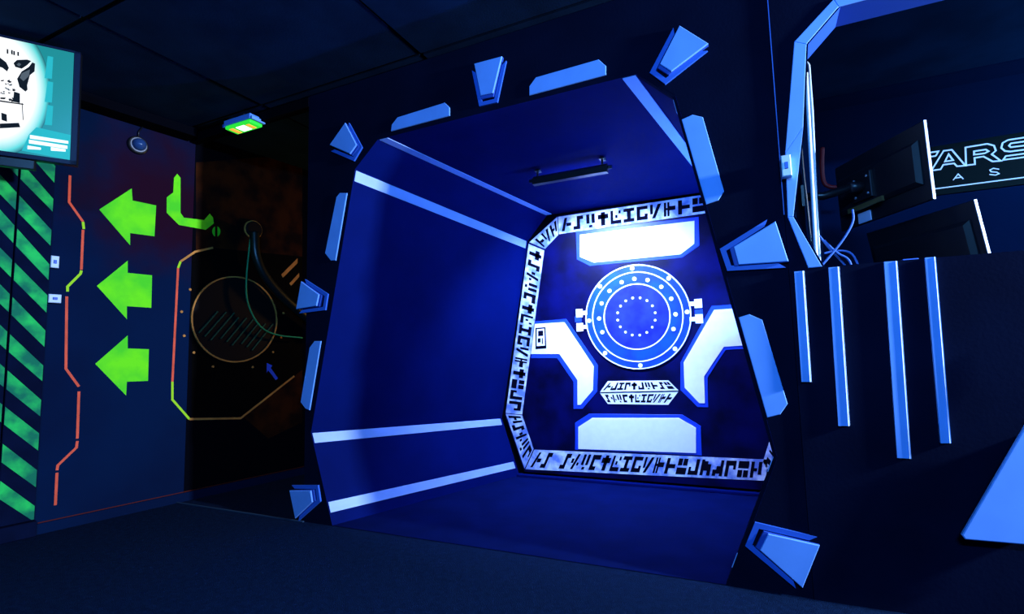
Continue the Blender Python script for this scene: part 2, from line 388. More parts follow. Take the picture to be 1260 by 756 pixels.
# hexagonal text plate in two rows
hx = Bp([(739, 483), (749, 469), (823, 468), (836, 481), (823, 498), (749, 497)])
c0, c1 = V(hx[0]), V(hx[3])
band('text_plate', [hx[0], hx[3], hx[2], hx[1]], [0, 13, 7, 16, 5, 13, 3, 11, 1, 12], zz=.025, lo=.2, hi=.85, m='white')
band('text_plate', [hx[5], hx[4], hx[3], hx[0]], [1, 2, 3, 4, 5, 6, 7, 8, 9, 10, 11], zz=.025, lo=.15, hi=.8, m='white')
mpart(multi('divider_line', BACK, ribbon([hx[0], hx[3]], .006), .0245, .0275, 'glyph'))
# round hatch
hc = V(BACK.uv(BACK.hit(784, 390))); HR = .366
hat = mpart(slab('hatch', BACK, circ(hc, HR, 72), .0215, .030, 'hatch'))
hin = slab('hatch_centre', BACK, circ(hc, HR*.63, 64), .0295, .0312, 'hatch_in', hat)
for r in (.985, .85, .62): ringm('hatch_ring', BACK, hc, HR*r-.004, HR*r+.004, .029, .033, 'white', hat)
def dot(a, r, rad):
    a = math.radians(a); slab('rivet', BACK, circ(hc+V((math.cos(a), math.sin(a)))*(HR*r), rad, 12), .0295, .0345, 'white', hat)
for k in range(8): dot(k*45+2, .925, .0155)
for a in (90, 70, 47, 24, 0, -22, 110, 133, 156, 180, 202): dot(a, .72, .0145)
for k in range(16): dot(k*22.5+8, .36, .0085)
for s in (-1, 1):
    for zz in (-.05, .052):
        c = hc+V((s*(HR+.045), zz+(.012 if s > 0 else -.005)))
        hl = mpart(multi('hinge_lug', BACK, [[(c.x-.024, c.y-.03), (c.x+.024, c.y-.03), (c.x+.024, c.y+.03), (c.x-.024, c.y+.03)],
             [(c.x-s*.06, c.y-.014), (c.x-s*.022, c.y-.014), (c.x-s*.022, c.y+.014), (c.x-s*.06, c.y+.014)]], .0215, .031, 'white'))
    c = hc+V((s*(HR+.05), .004)); mpart(slab('hinge_block', BACK, [(c.x-.03, c.y-.02), (c.x+.02, c.y-.02), (c.x+.02, c.y+.02), (c.x-.03, c.y+.02)], .0215, .027, 'mural_out'))

# ------------------------------------------------------------------ UV tube fixture under the alcove ceiling
def uv_fixture():
    cp = PL((0, 0, 2.122), (1, 0, 0), (0, -.157/YB, -1)); f0, f1 = cp.hit(657, 210), cp.hit(745, 194)
    cy = (f0.y+f1.y)/2; zc0 = 2.122-.157*cy/YB-.004
    pl = PL((0, cy, 0), (1, 0, 0), (0, -1, 0))
    A = pl.hit(657, 224); B = pl.hit(748, 208)
    z = (A.z+B.z)/2; x0, x1 = A.x, B.x; L = x1-x0
    t = thing('tube_lamp', 'black tube lamp on two brackets hanging from the alcove ceiling', 'lamp', loc=((x0+x1)/2, cy, z))
    pi = Matrix.Translation(-t.location)
    def P(o): o.parent = t; o.matrix_parent_inverse = pi; return o
    sec = [(a*.62, b*.62) for a, b in [(-.045, -.038), (.008, -.042), (.02, -.02), (.02, .03), (.004, .045), (-.02, .045), (-.045, .02)]]   # (y towards viewer negative, z)
    vs = [(x, cy+a, z+b) for x in (x0, x1) for a, b in sec]; n = len(sec)
    P(ob('housing', vs, [tuple(range(n)), tuple(range(n, 2*n))]+[(i, (i+1) % n, n+(i+1) % n, n+i) for i in range(n)], 'plastic'))
    P(tube('tube', [(x0+.03, cy+.026, z-.004), (x1-.03, cy+.026, z-.004)], .010, mat('uv_tube_glow', (.1, .05, .3), .4, .3, emit=(.20, .22, 1.0), estr=14)))
    i = 3
    for xx in (x0+.03, x1-.03):
        zc = zc0
        P(tube('bracket', [(xx, cy-.01, z+.03), (xx, cy-.012, z+.10), (xx, cy-.01, zc-.012)], .007, 'plastic', seg=6))
        P(box('bracket_foot', (xx, cy, zc-.006), (.03, .05, .006), 'plastic'))
        P(tube('bracket_screw', [(xx+.018, cy-.018, zc-.02), (xx+.018, cy-.018, zc-.004)], .007, 'metal', seg=8))
        s = 1 if xx > (x0+x1)/2 else -1
        P(tube('knob', [(xx+s*.02, cy-.01, z+.005), (xx+s*.055, cy-.01, z+.005)], .011, 'plastic', seg=10))
    area_light('tube_lamp_light', ((x0+x1)/2, cy+.040, z-.006), ((x0+x1)/2+.0, YB, z-1.15), L-.06, .03, 88, (.30, .42, 1.0), 2.1)
    return t
uv_fixture()
def side_fixture():
    c = aq(5, .60, .62)+AL[5]*.03; d = (aq(5, 0, .62)-aq(5, 1, .62)).normalized(); nr = AL[5]
    t = thing('tube_lamp', 'upright black tube lamp on the right wall of the alcove', 'lamp', loc=c); pi = Matrix.Translation(-c)
    sx = nr.cross(d).normalized(); vs = []
    for e in (-.26, .26):
        for a, b in ((-.03, -.029), (.03, -.029), (.03, .0), (.016, .012), (-.016, .012), (-.03, 0)): vs.append(c+d*e+sx*a+nr*b)
    o = ob('housing', vs, [tuple(range(6)), tuple(range(6, 12))]+[(i, (i+1) % 6, 6+(i+1) % 6, 6+i) for i in range(6)], 'plastic'); o.parent = t; o.matrix_parent_inverse = pi
    o = tube('tube', [c+d*-.24+nr*.024, c+d*.24+nr*.024], .010, bpy.data.materials['uv_tube_glow']); o.parent = t; o.matrix_parent_inverse = pi
    p = c+nr*.04; l = area_light('side_tube_light', p, p+nr+V((0, -.2, 3.2)), .03, .46, 60, (.09, .28, 1.0))
side_fixture()

# ------------------------------------------------------------------ plates on the front wall
def tile(pts, label):
    u = FRONT.px(pts); c = V((sum(p[0] for p in u)/6, sum(p[1] for p in u)/6))
    o = slab('wall_plate', FRONT, u, .001, .008, 'blue', ch=.002)
    return tag(o, label, 'wall plate', 'long six-sided blue plates around the alcove opening')
tile([(482, 162), (483, 154), (490, 145), (548, 127), (554, 133), (554, 143)], 'long blue plate above the opening, nearer its upper left corner')
tile([(652, 118), (652, 107), (660, 96), (737, 74), (746, 82), (746, 93)], 'long blue plate above the opening, nearer its upper right corner')
tile([(839, 148), (852, 142), (865, 145), (891, 236), (884, 247), (869, 252)], 'upright blue plate at the upper right edge of the opening')
tile([(909, 391), (922, 387), (938, 394), (969, 497), (960, 510), (944, 514)], 'upright blue plate at the lower right edge, between the two right-hand wedges')
tile([(415, 243), (419, 238), (428, 238), (414, 321), (408, 321), (401, 312)], 'narrow upright blue plate at the upper left edge of the opening')
tile([(382, 428), (388, 420), (396, 420), (382, 505), (377, 503), (371, 495)], 'narrow upright blue plate at the lower left edge of the opening')
def wedge(face, rim, label):
    """face: 4 px (far side first two), rim: px of the bracket polygon wrapping the narrow end"""
    f = FRONT.px(face); r = FRONT.px(rim)
    c = FRONT.at(sum(p[0] for p in f)/4, sum(p[1] for p in f)/4, 0)
    t = thing('wall_wedge', label, 'wall wedge', 'tapered blue wedges around the alcove opening', loc=c)
    pi = Matrix.Translation(-c)
    def P(o): o.parent = t; o.matrix_parent_inverse = pi
    # bracket: open band following rim[0]..rim[3] round the narrow end, with width
    a, b, c2, d = [V(p) for p in r]
    cx = (a+b+c2+d)/4
    ins = inset(r if area2(r) > 0 else r[::-1], .020)
    if area2(r) < 0: ins = ins[::-1]
    i0, i1, i2, i3 = [V(p) for p in ins]
    i0 = a+(i0-a)*.9; i3 = d+(i3-d)*.9
    P(multi('bracket', FRONT, [[tuple(a), tuple(b), tuple(i1), tuple(i0)], [tuple(b), tuple(c2), tuple(i2), tuple(i1)], [tuple(c2), tuple(d), tuple(i3), tuple(i2)]], .001, .012, 'rim'))
    # spacer block under the face, pushed towards the narrow end
    k = (V(f[2])+V(f[3]))/2-(V(f[0])+V(f[1]))/2; k = k.normalized()*.016
    sp = [f[0], f[1], tuple(V(f[2])+k), tuple(V(f[3])+k)]
    P(slab('spacer_plate', FRONT, sp, .001, .016, 'inner', ch=.002))
    P(slab('face_plate', FRONT, f, .016, .024, 'blue', ch=.0025))
    return t
wedge([(428, 153), (409, 180), (434, 192), (443, 180)][0:1]+[(409, 180), (434, 191), (442, 180)], [(431, 152), (447, 182), (437, 199), (409, 187)][::-1], 'small blue wedge at the upper left corner of the opening')
wedge([(620, 72), (586, 81), (594, 120), (609, 117)], [(582, 88), (591, 132), (613, 127), (624, 76)], 'blue wedge pointing down above the opening, between the two long plates')
wedge([(837, 35), (872, 57), (827, 91), (813, 82)], [(871, 64), (819, 105), (800, 91), (829, 36)], 'blue wedge at the upper right corner of the opening, near the ceiling')
wedge([(954, 274), (970, 323), (909, 327), (903, 305)], [(967, 330), (895, 334), (886, 307), (944, 271)], 'large blue wedge right of the opening, beside the counter window')
wedge([(1008, 669), (987, 721), (935, 675), (945, 655)], [(979, 723), (917, 671), (929, 642), (1005, 660)], 'large blue wedge low on the right by the floor')
wedge([(374, 347), (368, 381), (393, 377), (396, 363)], [(370, 386), (402, 382), (405, 362), (377, 344)][::-1], 'small blue wedge on the left edge beside the dark doorway')
wedge([(360, 603), (367, 637), (388, 617), (386, 603)], [(369, 641), (396, 617), (393, 597), (361, 597)][::-1], 'small blue wedge at the lower left by the doorway floor')

# ------------------------------------------------------------------ counter wall with its window
FW = PL((0, -.008, 0), (1, 0, 0), (0, -1, 0))
inn = FRONT.px([(1011, 326), (976, 268), (988, 158), (992, 57), (1032, 19)]); out = FRONT.px([(994, 327), (969, 268), (966, 190), (977, 54), (1025, 2)])
wx = 1.10
ZC = FRONT.px([(1000, 330)])[0][1]
inn[0] = (inn[0][0], ZC); out[0] = (out[0][0], ZC)
inn_r = [(2*wx-x, z) for x, z in inn[::-1]]; out_r = [(2*wx-x, z) for x, z in out[::-1]]
inn[4] = (inn[4][0], out[4][1]-.035)
inn_r = [(2*wx-x, z) for x, z in inn[::-1]]
hole = inn+inn_r
# polygon with a key-hole cut: left side, top, right side, bottom
wc = [(XS+.001, 0), (XR, 0), (XR, H), (wx, H)]
o1 = wallpoly('wall_counter', [(XS+.001, 0), (XR, 0), (XR, ZC), (inn_r[-1][0], ZC)]+[inn[0]]+[(XS+.001, ZC)], 'wall', -.06, .008, 'dark counter front below the window')
o2 = wallpoly('wall_counter_upper', [(XS+.001, ZC)]+inn+inn_r+[(XR, ZC), (XR, H), (XS+.001, H)], 'wall', -.06, .008, 'dark wall around the counter window')
win = thing('window_1', 'angular pale blue window trim around the counter opening', 'window', loc=FRONT.at(wx, ZC, 0)); win['kind'] = 'structure'
wpi = Matrix.Translation(-win.location)
seq_o = out+out_r; seq_i = inn+inn_r
for k in range(len(seq_o)-1):
    q = [seq_o[k], seq_o[k+1], seq_i[k+1], seq_i[k]]
    s = slab('window_trim', FRONT, q, .009, .016, 'blue', ch=.002); s.parent = win; s.matrix_parent_inverse = wpi
    ra, rb = [(x+(wx-x)*.006, z+(1.65-z)*.006) for x, z in (seq_i[k], seq_i[k+1])]
    rv = ob('window_reveal', [FRONT.at(*ra, .0155), FRONT.at(*rb, .0155), FRONT.at(*rb, -.12), FRONT.at(*ra, -.12)], [(0, 1, 2, 3)], 'inner'); rv.parent = win; rv.matrix_parent_inverse = wpi
tag(box('counter_top', (1.75, .14, ZC-.012), (3.0, .27, .022), mat('counter_laminate', (.006, .012, .05), .5, .4), bev=.003), 'dark counter ledge under the window', 'counter')
# upright strips on the counter front
def cstrip(pts, label, th=.013):
    u = FW.px(pts); o = slab('wall_strip', FW, u, .0005, th, 'blue'); tag(o, label, 'wall strip', 'upright pale strips on the counter front')
    (x0, z0), (x1, z1), (x2, z2), (x3, z3) = u    # TL, TR, BR, BL
    e = ob('edge_band', [FW.at(x1, z1, th-.004), FW.at(x1, z1, 0), FW.at(x2, z2, 0), FW.at(x2, z2, th-.004), FW.at(x1-.0048, z1, th), FW.at(x2-.0048, z2, th),
        FW.at(x1+.001, z1, 0), FW.at(x2+.001, z2, 0), FW.at(x1+.001, z1, th-.004), FW.at(x2+.001, z2, th-.004), FW.at(x1-.0048, z1, th+.003), FW.at(x2-.0048, z2, th+.003)],
        [(8, 9, 7, 6), (10, 11, 9, 8), (4, 10, 8, 0), (5, 11, 9, 3), (0, 8, 6, 1), (3, 9, 7, 2), (4, 5, 11, 10)], 'edge', o)
cstrip([(977, 335), (989, 334), (998, 470), (986, 470)], 'shortest pale strip on the counter front, nearest the alcove')
cstrip([(1019, 330), (1032, 329), (1045, 524), (1031, 524)], 'second pale strip from the alcove on the counter front')
cstrip([(1087, 323), (1103, 322), (1120, 564), (1103, 563)], 'longest and widest pale strip on the counter front')
cstrip([(1137, 318), (1150, 317), (1169, 545), (1156, 545)], 'pale strip on the counter front nearest the big angled plate')
# big angled plates at the far right
PU = FW.px([(1176, 652), (1180, 657), (1300, 667), (1300, 517), (1252, 521)])
tag(slab('angled_plate', FW, PU, .045, .06, 'blue', ch=.003), 'big angled blue plate low on the counter front at the picture edge', 'wall plate')
b0 = slab('backing_block', FW, inset(PU if area2(PU) > 0 else PU[::-1], .03), .0005, .045, 'black', bpy.data.objects['angled_plate'])
PU2 = FW.px([(1254, 512), (1300, 462), (1300, 400), (1275, 478)])
o = tag(slab('angled_plate', FW, FW.px([(1254, 512), (1262, 512), (1330, 430), (1330, 390)]), .045, .06, 'blue', ch=.003), 'upper blue plate corner just above the big angled plate', 'wall plate')
# switch on the window trim
def switch_plate(pl, c, sx, sy, label, proud=.0, rock='glyph'):
    t = thing('light_switch', label, 'switch', loc=pl.at(*c, proud)); pi = Matrix.Translation(-t.location)
    a = slab('switch_cover', pl, [(c[0]-sx, c[1]-sy), (c[0]+sx, c[1]-sy), (c[0]+sx, c[1]+sy), (c[0]-sx, c[1]+sy)], proud, proud+.034, 'edge', ch=.003)
    b = slab('rocker', pl, [(c[0]-sx*.35, c[1]-sy*.3), (c[0]+sx*.35, c[1]-sy*.3), (c[0]+sx*.35, c[1]+sy*.3), (c[0]-sx*.35, c[1]+sy*.3)], proud+.0335, proud+.040, 'rim')
    for q in (a, b): q.parent = t; q.matrix_parent_inverse = pi
switch_plate(FW, FW.px([(967, 208)])[0], .0165, .041, 'small pale wall switch on the left side of the window trim', .009)

# ------------------------------------------------------------------ staff room behind the counter
quadwall('wall_staff_back', .40, XR, 1.6, 1.65, 0, H, 'wall_left', 'dim blue back wall behind the counter')
struct(ob('wall_staff_left', [(.128, .075, 0), (.42, 1.6, 0), (.42, 1.6, H), (.128, .075, H), (.118, .075, 0), (.40, 1.6, 0), (.40, 1.6, H), (.118, .075, H)], [(0, 1, 2, 3), (4, 5, 6, 7), (0, 1, 5, 4), (2, 3, 7, 6), (0, 3, 7, 4), (1, 2, 6, 5)], 'wall_left'))
zs = STAFF.px([(1030, 120), (1030, 134), (1030, 72)])
z3 = zs[1][1]
sf = PL((0, 0, z3), (1, 0, 0), (0, 0, -1)).hit(1145, 96).y
zc_ = H-.07
struct(box('trim_4', (1.95, (sf+1.6)/2, (z3+zc_)/2+.01), (3.08, 1.598-sf, zc_-z3+.02), 'wall_left'), 'boxed soffit along the top of the back wall behind the counter')
struct(box('ceiling_staff', (1.82, .835, H-.03), (3.30, 1.52, .05), 'ceil'), 'low dark ceiling behind the counter')
struct(box('lit_edge_line', (XS-.001, -.009, 1.95), (.003, .002, 1.08), 'rim'), 'lit panel edge drawn as a thin blue line between alcove wall and counter wall')  # strip colours in the light caught on the upper panel edge
# wall sign, letters given a slight emission
def crop(pts): return STAFF.px([(1100+x*.2778, 120+y*.2778) for x, y in pts])
sp = crop([(60, 240), (640, 145), (640, 378), (60, 452)])
sgn = thing('wall_sign', 'black sign with outlined letters TARS on the back wall', 'sign', loc=STAFF.at(*sp[3], 0)); spi = Matrix.Translation(-sgn.location)
def SP(o): o.parent = sgn; o.matrix_parent_inverse = spi; return o
SP(slab('sign_board', STAFF, sp, .001, .014, 'dark'))
LW = .0075
def letter(paths, wd=LW, name='letter'):
    pol = []
    for p in paths:
        cl = p[0] == p[-1]; u = crop(p[:-1] if cl else p); pol += ribbon(u, wd, cl)
    SP(multi(name, STAFF, pol, .0135, .018, 'letter'))
letter([[(60, 262), (193, 243), (181, 263), (151, 268), (151, 330), (135, 332), (135, 270), (60, 282)]])
letter([[(162, 328), (216, 241), (252, 236), (312, 306), (275, 309), (262, 296), (215, 302), (203, 322), (162, 328)], [(222, 288), (238, 256), (258, 282), (222, 288)]])
letter([[(315, 305), (312, 226), (408, 210), (438, 218), (446, 240), (428, 256), (468, 285), (432, 288), (392, 266), (352, 272), (354, 300), (315, 305)], [(350, 258), (350, 243), (402, 235), (414, 243), (396, 252), (350, 258)]])
letter([[(640, 172), (500, 193), (476, 206), (470, 228), (486, 242), (510, 244), (600, 232), (606, 240), (596, 250), (490, 264), (478, 281), (610, 264), (636, 246), (640, 222), (620, 212), (512, 225), (504, 218), (512, 208), (640, 190)]])
letter([[(258, 370), (280, 343), (303, 365)], [(268, 361), (294, 357)]], .005)
letter([[(460, 322), (435, 318), (420, 325), (425, 333), (450, 335), (460, 342), (445, 348), (418, 345)]], .005)
letter([[(150, 412), (640, 349)]], .006, 'underline')

# monitors seen from behind
def monitor(TR, dTR, BR, dBR, axis, wd, ht, tilt, label, vesa=True):
    def at(px, dep): return CAM + (_F*FPX+_R*(px[0]-630)-_U*(px[1]-378))*(dep/FPX)
    top = at(TR, dTR)
    ax = V(axis).normalized()                        # from the near edge into the room
    nb = V((-ax.y, ax.x, 0)); nb = nb if nb.x < 0 else -nb           # back-side normal, to the left
    up = (V((0, 0, 1))+nb*tilt).normalized(); nb = up.cross(ax); nb = nb if nb.x < 0 else -nb
    t = thing('monitor', label, 'monitor', loc=top-up*ht+ax*(wd/2)); pi = Matrix.Translation(-t.location)
    def P(o): o.parent = t; o.matrix_parent_inverse = pi; return o
    pl = PL(top, ax, nb); sg = 1 if pl.v.dot(up) > 0 else -1
    def rect(a, b, c, d): return [(a, sg*c), (b, sg*c), (b, sg*d), (a, sg*d)]
    P(slab('housing', pl, rect(0, wd, -ht, 0), -.012, 0, 'screenback', ch=.003))
    P(slab('screen', pl, rect(.01, wd-.01, -ht+.02, -.01), -.0135, -.0115, 'dark'))
    P(slab('back_bulge', pl, rect(.03, wd-.03, -ht+.07, -.07), 0, .022, 'screenback', ch=.016))
    P(slab('side_edge', PL(top, nb, -ax), [(-.011, -sg*0), (0.0, 0), (0.0, ht*(-1 if PL(top, nb, -ax).v.z > 0 else 1)), (-.011, ht*(-1 if PL(top, nb, -ax).v.z > 0 else 1))], 0, .002, 'silver'))
    return t, P, pl, rect, ax, up, nb, top
mA = monitor((1136, 148), 2.09, None, None, (-.465, .885, 0), .54, .325, .02, 'upper black monitor seen from behind on a wall arm')
t, P, pl, rect, ax, up, nb, top = mA
vc = top+ax*.33-up*.165+nb*.022
P(slab('mount_plate', pl, rect(.27, .39, -.225, -.105), .0215, .034, 'plastic', ch=.003))
for a in (.29, .37):
    for b in (-.125, -.205):
        e = pl.at(a, (1 if pl.v.dot(up) > 0 else -1)*b, .034); P(tube('screw', [e, e+nb*.006], .006, 'metal', seg=8))
P(slab('connector_panel', pl, rect(.22, .44, -.262, -.240), .02, .03, mat('brass_ports', (.25, .20, .08), .4, .5, metal=.6)))
P(slab('paper_label', pl, rect(.33, .41, -.32, -.272), .0, .004, 'silver'))
arm_end = V((.14+.191*(vc.y-.04), vc.y-.04, vc.z-.02))
P(tube('pivot', [vc, vc+nb*.07], .025, 'plastic'))
P(tube('arm', [vc+nb*.06, (vc+nb*.07)*.45+arm_end*.55+V((0, .02, -.01)), arm_end], .019, 'plastic', seg=8))
P(box('wall_bracket', arm_end+V((-.007, 0, 0)), (.012, .06, .10), 'plastic'))
mB = monitor((1198, 246), 1.98, None, None, (-.50, .866, 0), .54, .32, .16, 'lower black monitor leaning back behind the counter ledge')
t2, P2, pl2, rect2, ax2, up2, nb2, top2 = mB
fb = top2+ax2*.27-up2*.25
P2(tube('stand', [fb+nb2*.02, fb+nb2*.06+V((0, 0, -.12)), V((fb.x-.03, fb.y, .78))], .02, 'plastic'))
P2(box('stand_foot', (fb.x-.03, fb.y, .771), (.2, .2, .012), 'plastic', bev=.003))
tag(box('desk', (1.9, .70, .745), (2.9, .8, .038), 'wall'), 'dark work desk behind the counter', 'desk')
# pipes and cables inside the window's left side
def staffpt(px, py, Y): return PL((0, Y, 0), (1, 0, 0), (0, -1, 0)).hit(px, py)
pp = [((992, 90), (999, 300), .36, .008), ((997, 82), (1007, 310), .42, .006)]
for k, (a, b, Y, r) in enumerate(pp):
    A = staffpt(*a, Y); B = staffpt(*b, Y); 
    pts = [B, A] if k == 0 else [V((B.x, B.y, 1.0)), B, A, A+V((-.02, .0, .035)), A+V((-.07, 0, .05))]
    tag(tube('conduit_pipe', [V((B.x, B.y, .77)) if q is pts[0] else q for q in pts], r, 'pipe', smooth_path=1), ['thick white conduit pipe just inside the window trim', 'thin white conduit curving over at its top inside the window'][k], 'pipe')
pts = [staffpt(x, y, .40) for x, y in ((985, 155), (987, 200), (993, 250), (998, 300))]
tag(tube('cable', pts, .005, 'plastic', smooth_path=2), 'black cable running down beside the white conduits', 'cable')
pts = [staffpt(x, y, 1.2) for x, y in ((1012, 182), (1011, 205), (1013, 226), (1022, 231), (1036, 230))]
tag(tube('red_pipe', pts, .012, 'red', smooth_path=2), 'bent red pipe on the back wall behind the upper monitor', 'pipe')
for k, pp in enumerate([[(1049, 258), (1051, 272), (1040, 292), (1026, 310), (1012, 326)], [(1014, 296), (1030, 312), (1044, 318), (1048, 328)], [(1014, 312), (1030, 308), (1048, 310), (1056, 326)], [(1008, 290), (1022, 308), (1036, 322), (1042, 330)]]):
    tag(tube('cable', [staffpt(x, y, .36+.02*k) for x, y in pp], .0045, 'cable', smooth_path=2), ['blue cable hanging from the upper monitor to the ledge', 'blue cable looping right of the conduits, topmost loop', 'blue cable in the widest loop above the ledge', 'blue cable crossing down beside the conduits'][k], 'cable', 'loose blue cables behind the counter')
cdp = staffpt(1119, 317, .2)
tag(box('card_box', (cdp.x, .2, ZC+.0155), (.05, .03, .030), 'rim', bev=.002), 'tiny blue box on the counter ledge in front of the lower monitor', 'box')

# ------------------------------------------------------------------ left wall: striped door
Lp = LEFT.px
rx = lambda y: 70+(y-205)*(42-70)/430.
dr = Lp([(70, 205), (42, 640)]); yr = (dr[0][0]+dr[1][0])/2
DT = .03
door = thing('door_1', 'dark board door with green diagonal hazard stripes under the television', 'door', loc=LEFT.at(yr-.5, 0, 0)); door['kind'] = 'structure'
dpi = Matrix.Translation(-door.location)
def DP(o, par=None): o.parent = door; o.matrix_parent_inverse = dpi; return o
def LD(pts): return [LEFT.uv(LEFT.hit(x, y, DT)) for x, y in pts]
e = LD([(70, 205), (43, 640)]); yr = (e[0][0]+e[1][0])/2
bw = .155; nb_ = 7; ztop = 2.10
bounds = []
for k in range(nb_):
    a, b = yr-bw*(k+1)+.003, yr-bw*k-.003; bounds.append((a, b))
    DP(slab('door_board', LEFT, [(a, .085), (b, .085), (b, ztop), (a, ztop)], .001, DT, 'board', ch=.003))
def clipx(poly, a, b):
    def cl(p, f):
        out = []
        for i in range(len(p)):
            s, e_ = p[i-1], p[i]; fs, fe = f(s), f(e_)
            if (fs >= 0) != (fe >= 0): t = fs/(fs-fe); out.append((s[0]+(e_[0]-s[0])*t, s[1]+(e_[1]-s[1])*t))
            if fe >= 0: out.append(e_)
        return out
    p = cl(poly, lambda q: q[0]-a); p = cl(p, lambda q: b-q[0]) if p else p
    p = cl(p, lambda q: ztop-.003-q[1]) if p else p; p = cl(p, lambda q: q[1]-.09) if p else p
    return p
ru = [207, 247, 285, 327, 365, 408, 451, 493, 534, 579, 623]; rl = [227, 262, 304, 346, 386, 428, 470, 513, 555, 600, 642]
lu = [125, 170, 215, 258, 305, 350, 400, 448, 496, 544, 592]; ll = [150, 195, 239, 282, 328, 374, 424, 473, 519, 568, 615]
for k in range(len(ru)):
    q = LD([(0, lu[k]), (rx(ru[k]), ru[k]), (rx(rl[k]), rl[k]), (0, ll[k])])
    # extend to the left beyond the frame along the same slant
    (ax_, az), (bx, bz), (cx_, cz), (dx, dz) = q
    K_ = 4; q = [(ax_-K_*(bx-ax_), az-K_*(bz-az)), (bx+.02, bz+(bz-az)/(bx-ax_)*.02), (cx_+.02, cz+(cz-dz)/(cx_-dx)*.02), (dx-K_*(cx_-dx), dz-K_*(cz-dz))]
    for a, b in bounds:
        p = clipx(q, a+.003, b-.003)
        if p and len(p) >= 3 and abs(area2(p)) > 4e-4: DP(multi('painted_stripe', LEFT, [p], DT-.0005, DT+.0012, 'stripe'))
DP(slab('door_plinth', LEFT, [(yr-bw*nb_, 0.001), (yr+.004, 0.001), (yr+.004, .08), (yr-bw*nb_, .08)], .001, .05, 'rim' if False else 'board', ch=.004))
# painted arrows
def painted(name, pts, m, label, cat, group=None, th=.0018):
    return tag(multi(name, LEFT, [Lp(pts)], .0004, th, m), label, cat, group)
ga = 'green arrows painted on the left wall'
painted('painted_arrow', [(122, 258), (162, 232), (163, 247), (192, 253), (190, 291), (160, 287), (160, 302)], 'green', 'green arrow painted on the left wall, topmost of three', 'arrow', ga)
painted('painted_arrow', [(119, 352), (157, 321), (157, 336), (187, 339), (186, 379), (156, 377), (156, 393)], 'green', 'green arrow painted on the left wall, middle of three', 'arrow', ga)
painted('painted_arrow', [(117, 448), (157, 413), (157, 429), (183, 430), (182, 469), (156, 470), (155, 487)], 'green', 'green arrow painted on the left wall, lowest of three', 'arrow', ga)
painted('painted_hook', [(214, 219), (218, 214), (222, 219), (222, 262), (226, 268), (251, 271), (258, 263), (262, 268), (263, 275), (253, 283), (220, 277), (205, 262), (205, 243), (213, 237)], 'green', 'green hook-shaped mark painted beside the doorway edge', 'painted mark')
qd = circ((266, 285), 5, 20, 6.5)
hl_ = [p for p in qd if p[0] < 264.8]; hr_ = [p for p in qd if p[0] > 267.2]
hl_.sort(key=lambda p: p[1]); hr_.sort(key=lambda p: p[1])
tag(multi('painted_dot', LEFT, [Lp(hl_), Lp(hr_)], .0004, .0018, 'green'), 'small round green mark split in two below the hook', 'painted mark')
def lline(name, segs, label, cat='painted line', wd=.013):
    o = thing(name, label, cat, loc=LEFT.at(*Lp([segs[0][1][0]])[0], 0)); pi = Matrix.Translation(-o.location)
    for m, pts in segs:
        s = multi('line_segment', LEFT, ribbon(Lp(pts), wd), .0004, .0018, m); s.parent = o; s.matrix_parent_inverse = pi
    return o
lline('painted_circuit_line', [('orange', [(86, 216), (85, 249), (102, 273)]), ('yellow', [(102, 273), (103, 282)]), ('orange', [(102, 283), (100, 332)]), ('yellow', [(100, 333), (99, 337), (83, 353), (83, 359)]),
   ('orange', [(82, 365), (81, 454), (97, 476)]), ('orange', [(97, 482), (95, 540)]), ('orange', [(95, 543), (94, 551), (71, 573), (70, 579)]), ('orange', [(70, 582), (68, 622)])],
   'thin zigzag orange and lime line running down the left wall')
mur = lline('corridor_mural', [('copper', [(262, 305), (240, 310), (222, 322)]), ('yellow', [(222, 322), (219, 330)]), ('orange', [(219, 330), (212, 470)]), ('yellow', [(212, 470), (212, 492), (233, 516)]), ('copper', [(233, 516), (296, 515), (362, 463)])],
   'mural with orange octagon outline over painted-in shade on the corridor wall', 'mural', wd=.014)
def MP(name, pts, z0, z1, m):
    o = multi(name, LEFT, [Lp(pts)], z0, z1, m); o.parent = mur; o.matrix_parent_inverse = Matrix.Translation(-mur.location)
MP('shade_field', [(236, 313), (262, 306), (372, 316), (372, 455), (296, 513), (236, 513)], .0007, .0012, 'shade_black')  # black field paints in the shade within the octagon
MP('painted_rust', [(241, 200), (372, 190), (372, 316), (262, 305), (241, 309)], .0007, .0011, 'rust')
MP('painted_rust', [(300, 514), (372, 455), (372, 520), (330, 540)], .0007, .0011, 'rust')
MP('painted_bar', [(346, 338), (366, 318), (366, 324), (348, 342)], .0011, .0018, 'copper')
MP('painted_bar', [(356, 349), (368, 336), (368, 341), (358, 352)], .0011, .0018, 'copper')
struct(slab('wall_corridor_shade', LEFT, [(.035, .001), (2.55, .001), (2.55, H-.002), (.035, H-.002)], .0001, .0006, 'black'), 'corridor shade painted black over the left wall')  # thin black sheet painting in the shadow beyond the doorway edge
vcn = V(Lp([(291, 393)])[0]); vr = abs(Lp([(291, 340)])[0][1]-Lp([(291, 446)])[0][1])/2
vent = thing('round_vent', 'round slatted vent with copper rim on the dark corridor wall', 'vent', loc=LEFT.at(vcn.x, vcn.y, 0)); vpi = Matrix.Translation(-vent.location)
def VP(o): o.parent = vent; o.matrix_parent_inverse = vpi; return o
VP(ringm('vent_rim', LEFT, vcn, vr-.010, vr, .0005, .012, 'copper'))
VP(slab('vent_disc', LEFT, circ(vcn, vr-.009, 40), .0005, .004, 'dark'))
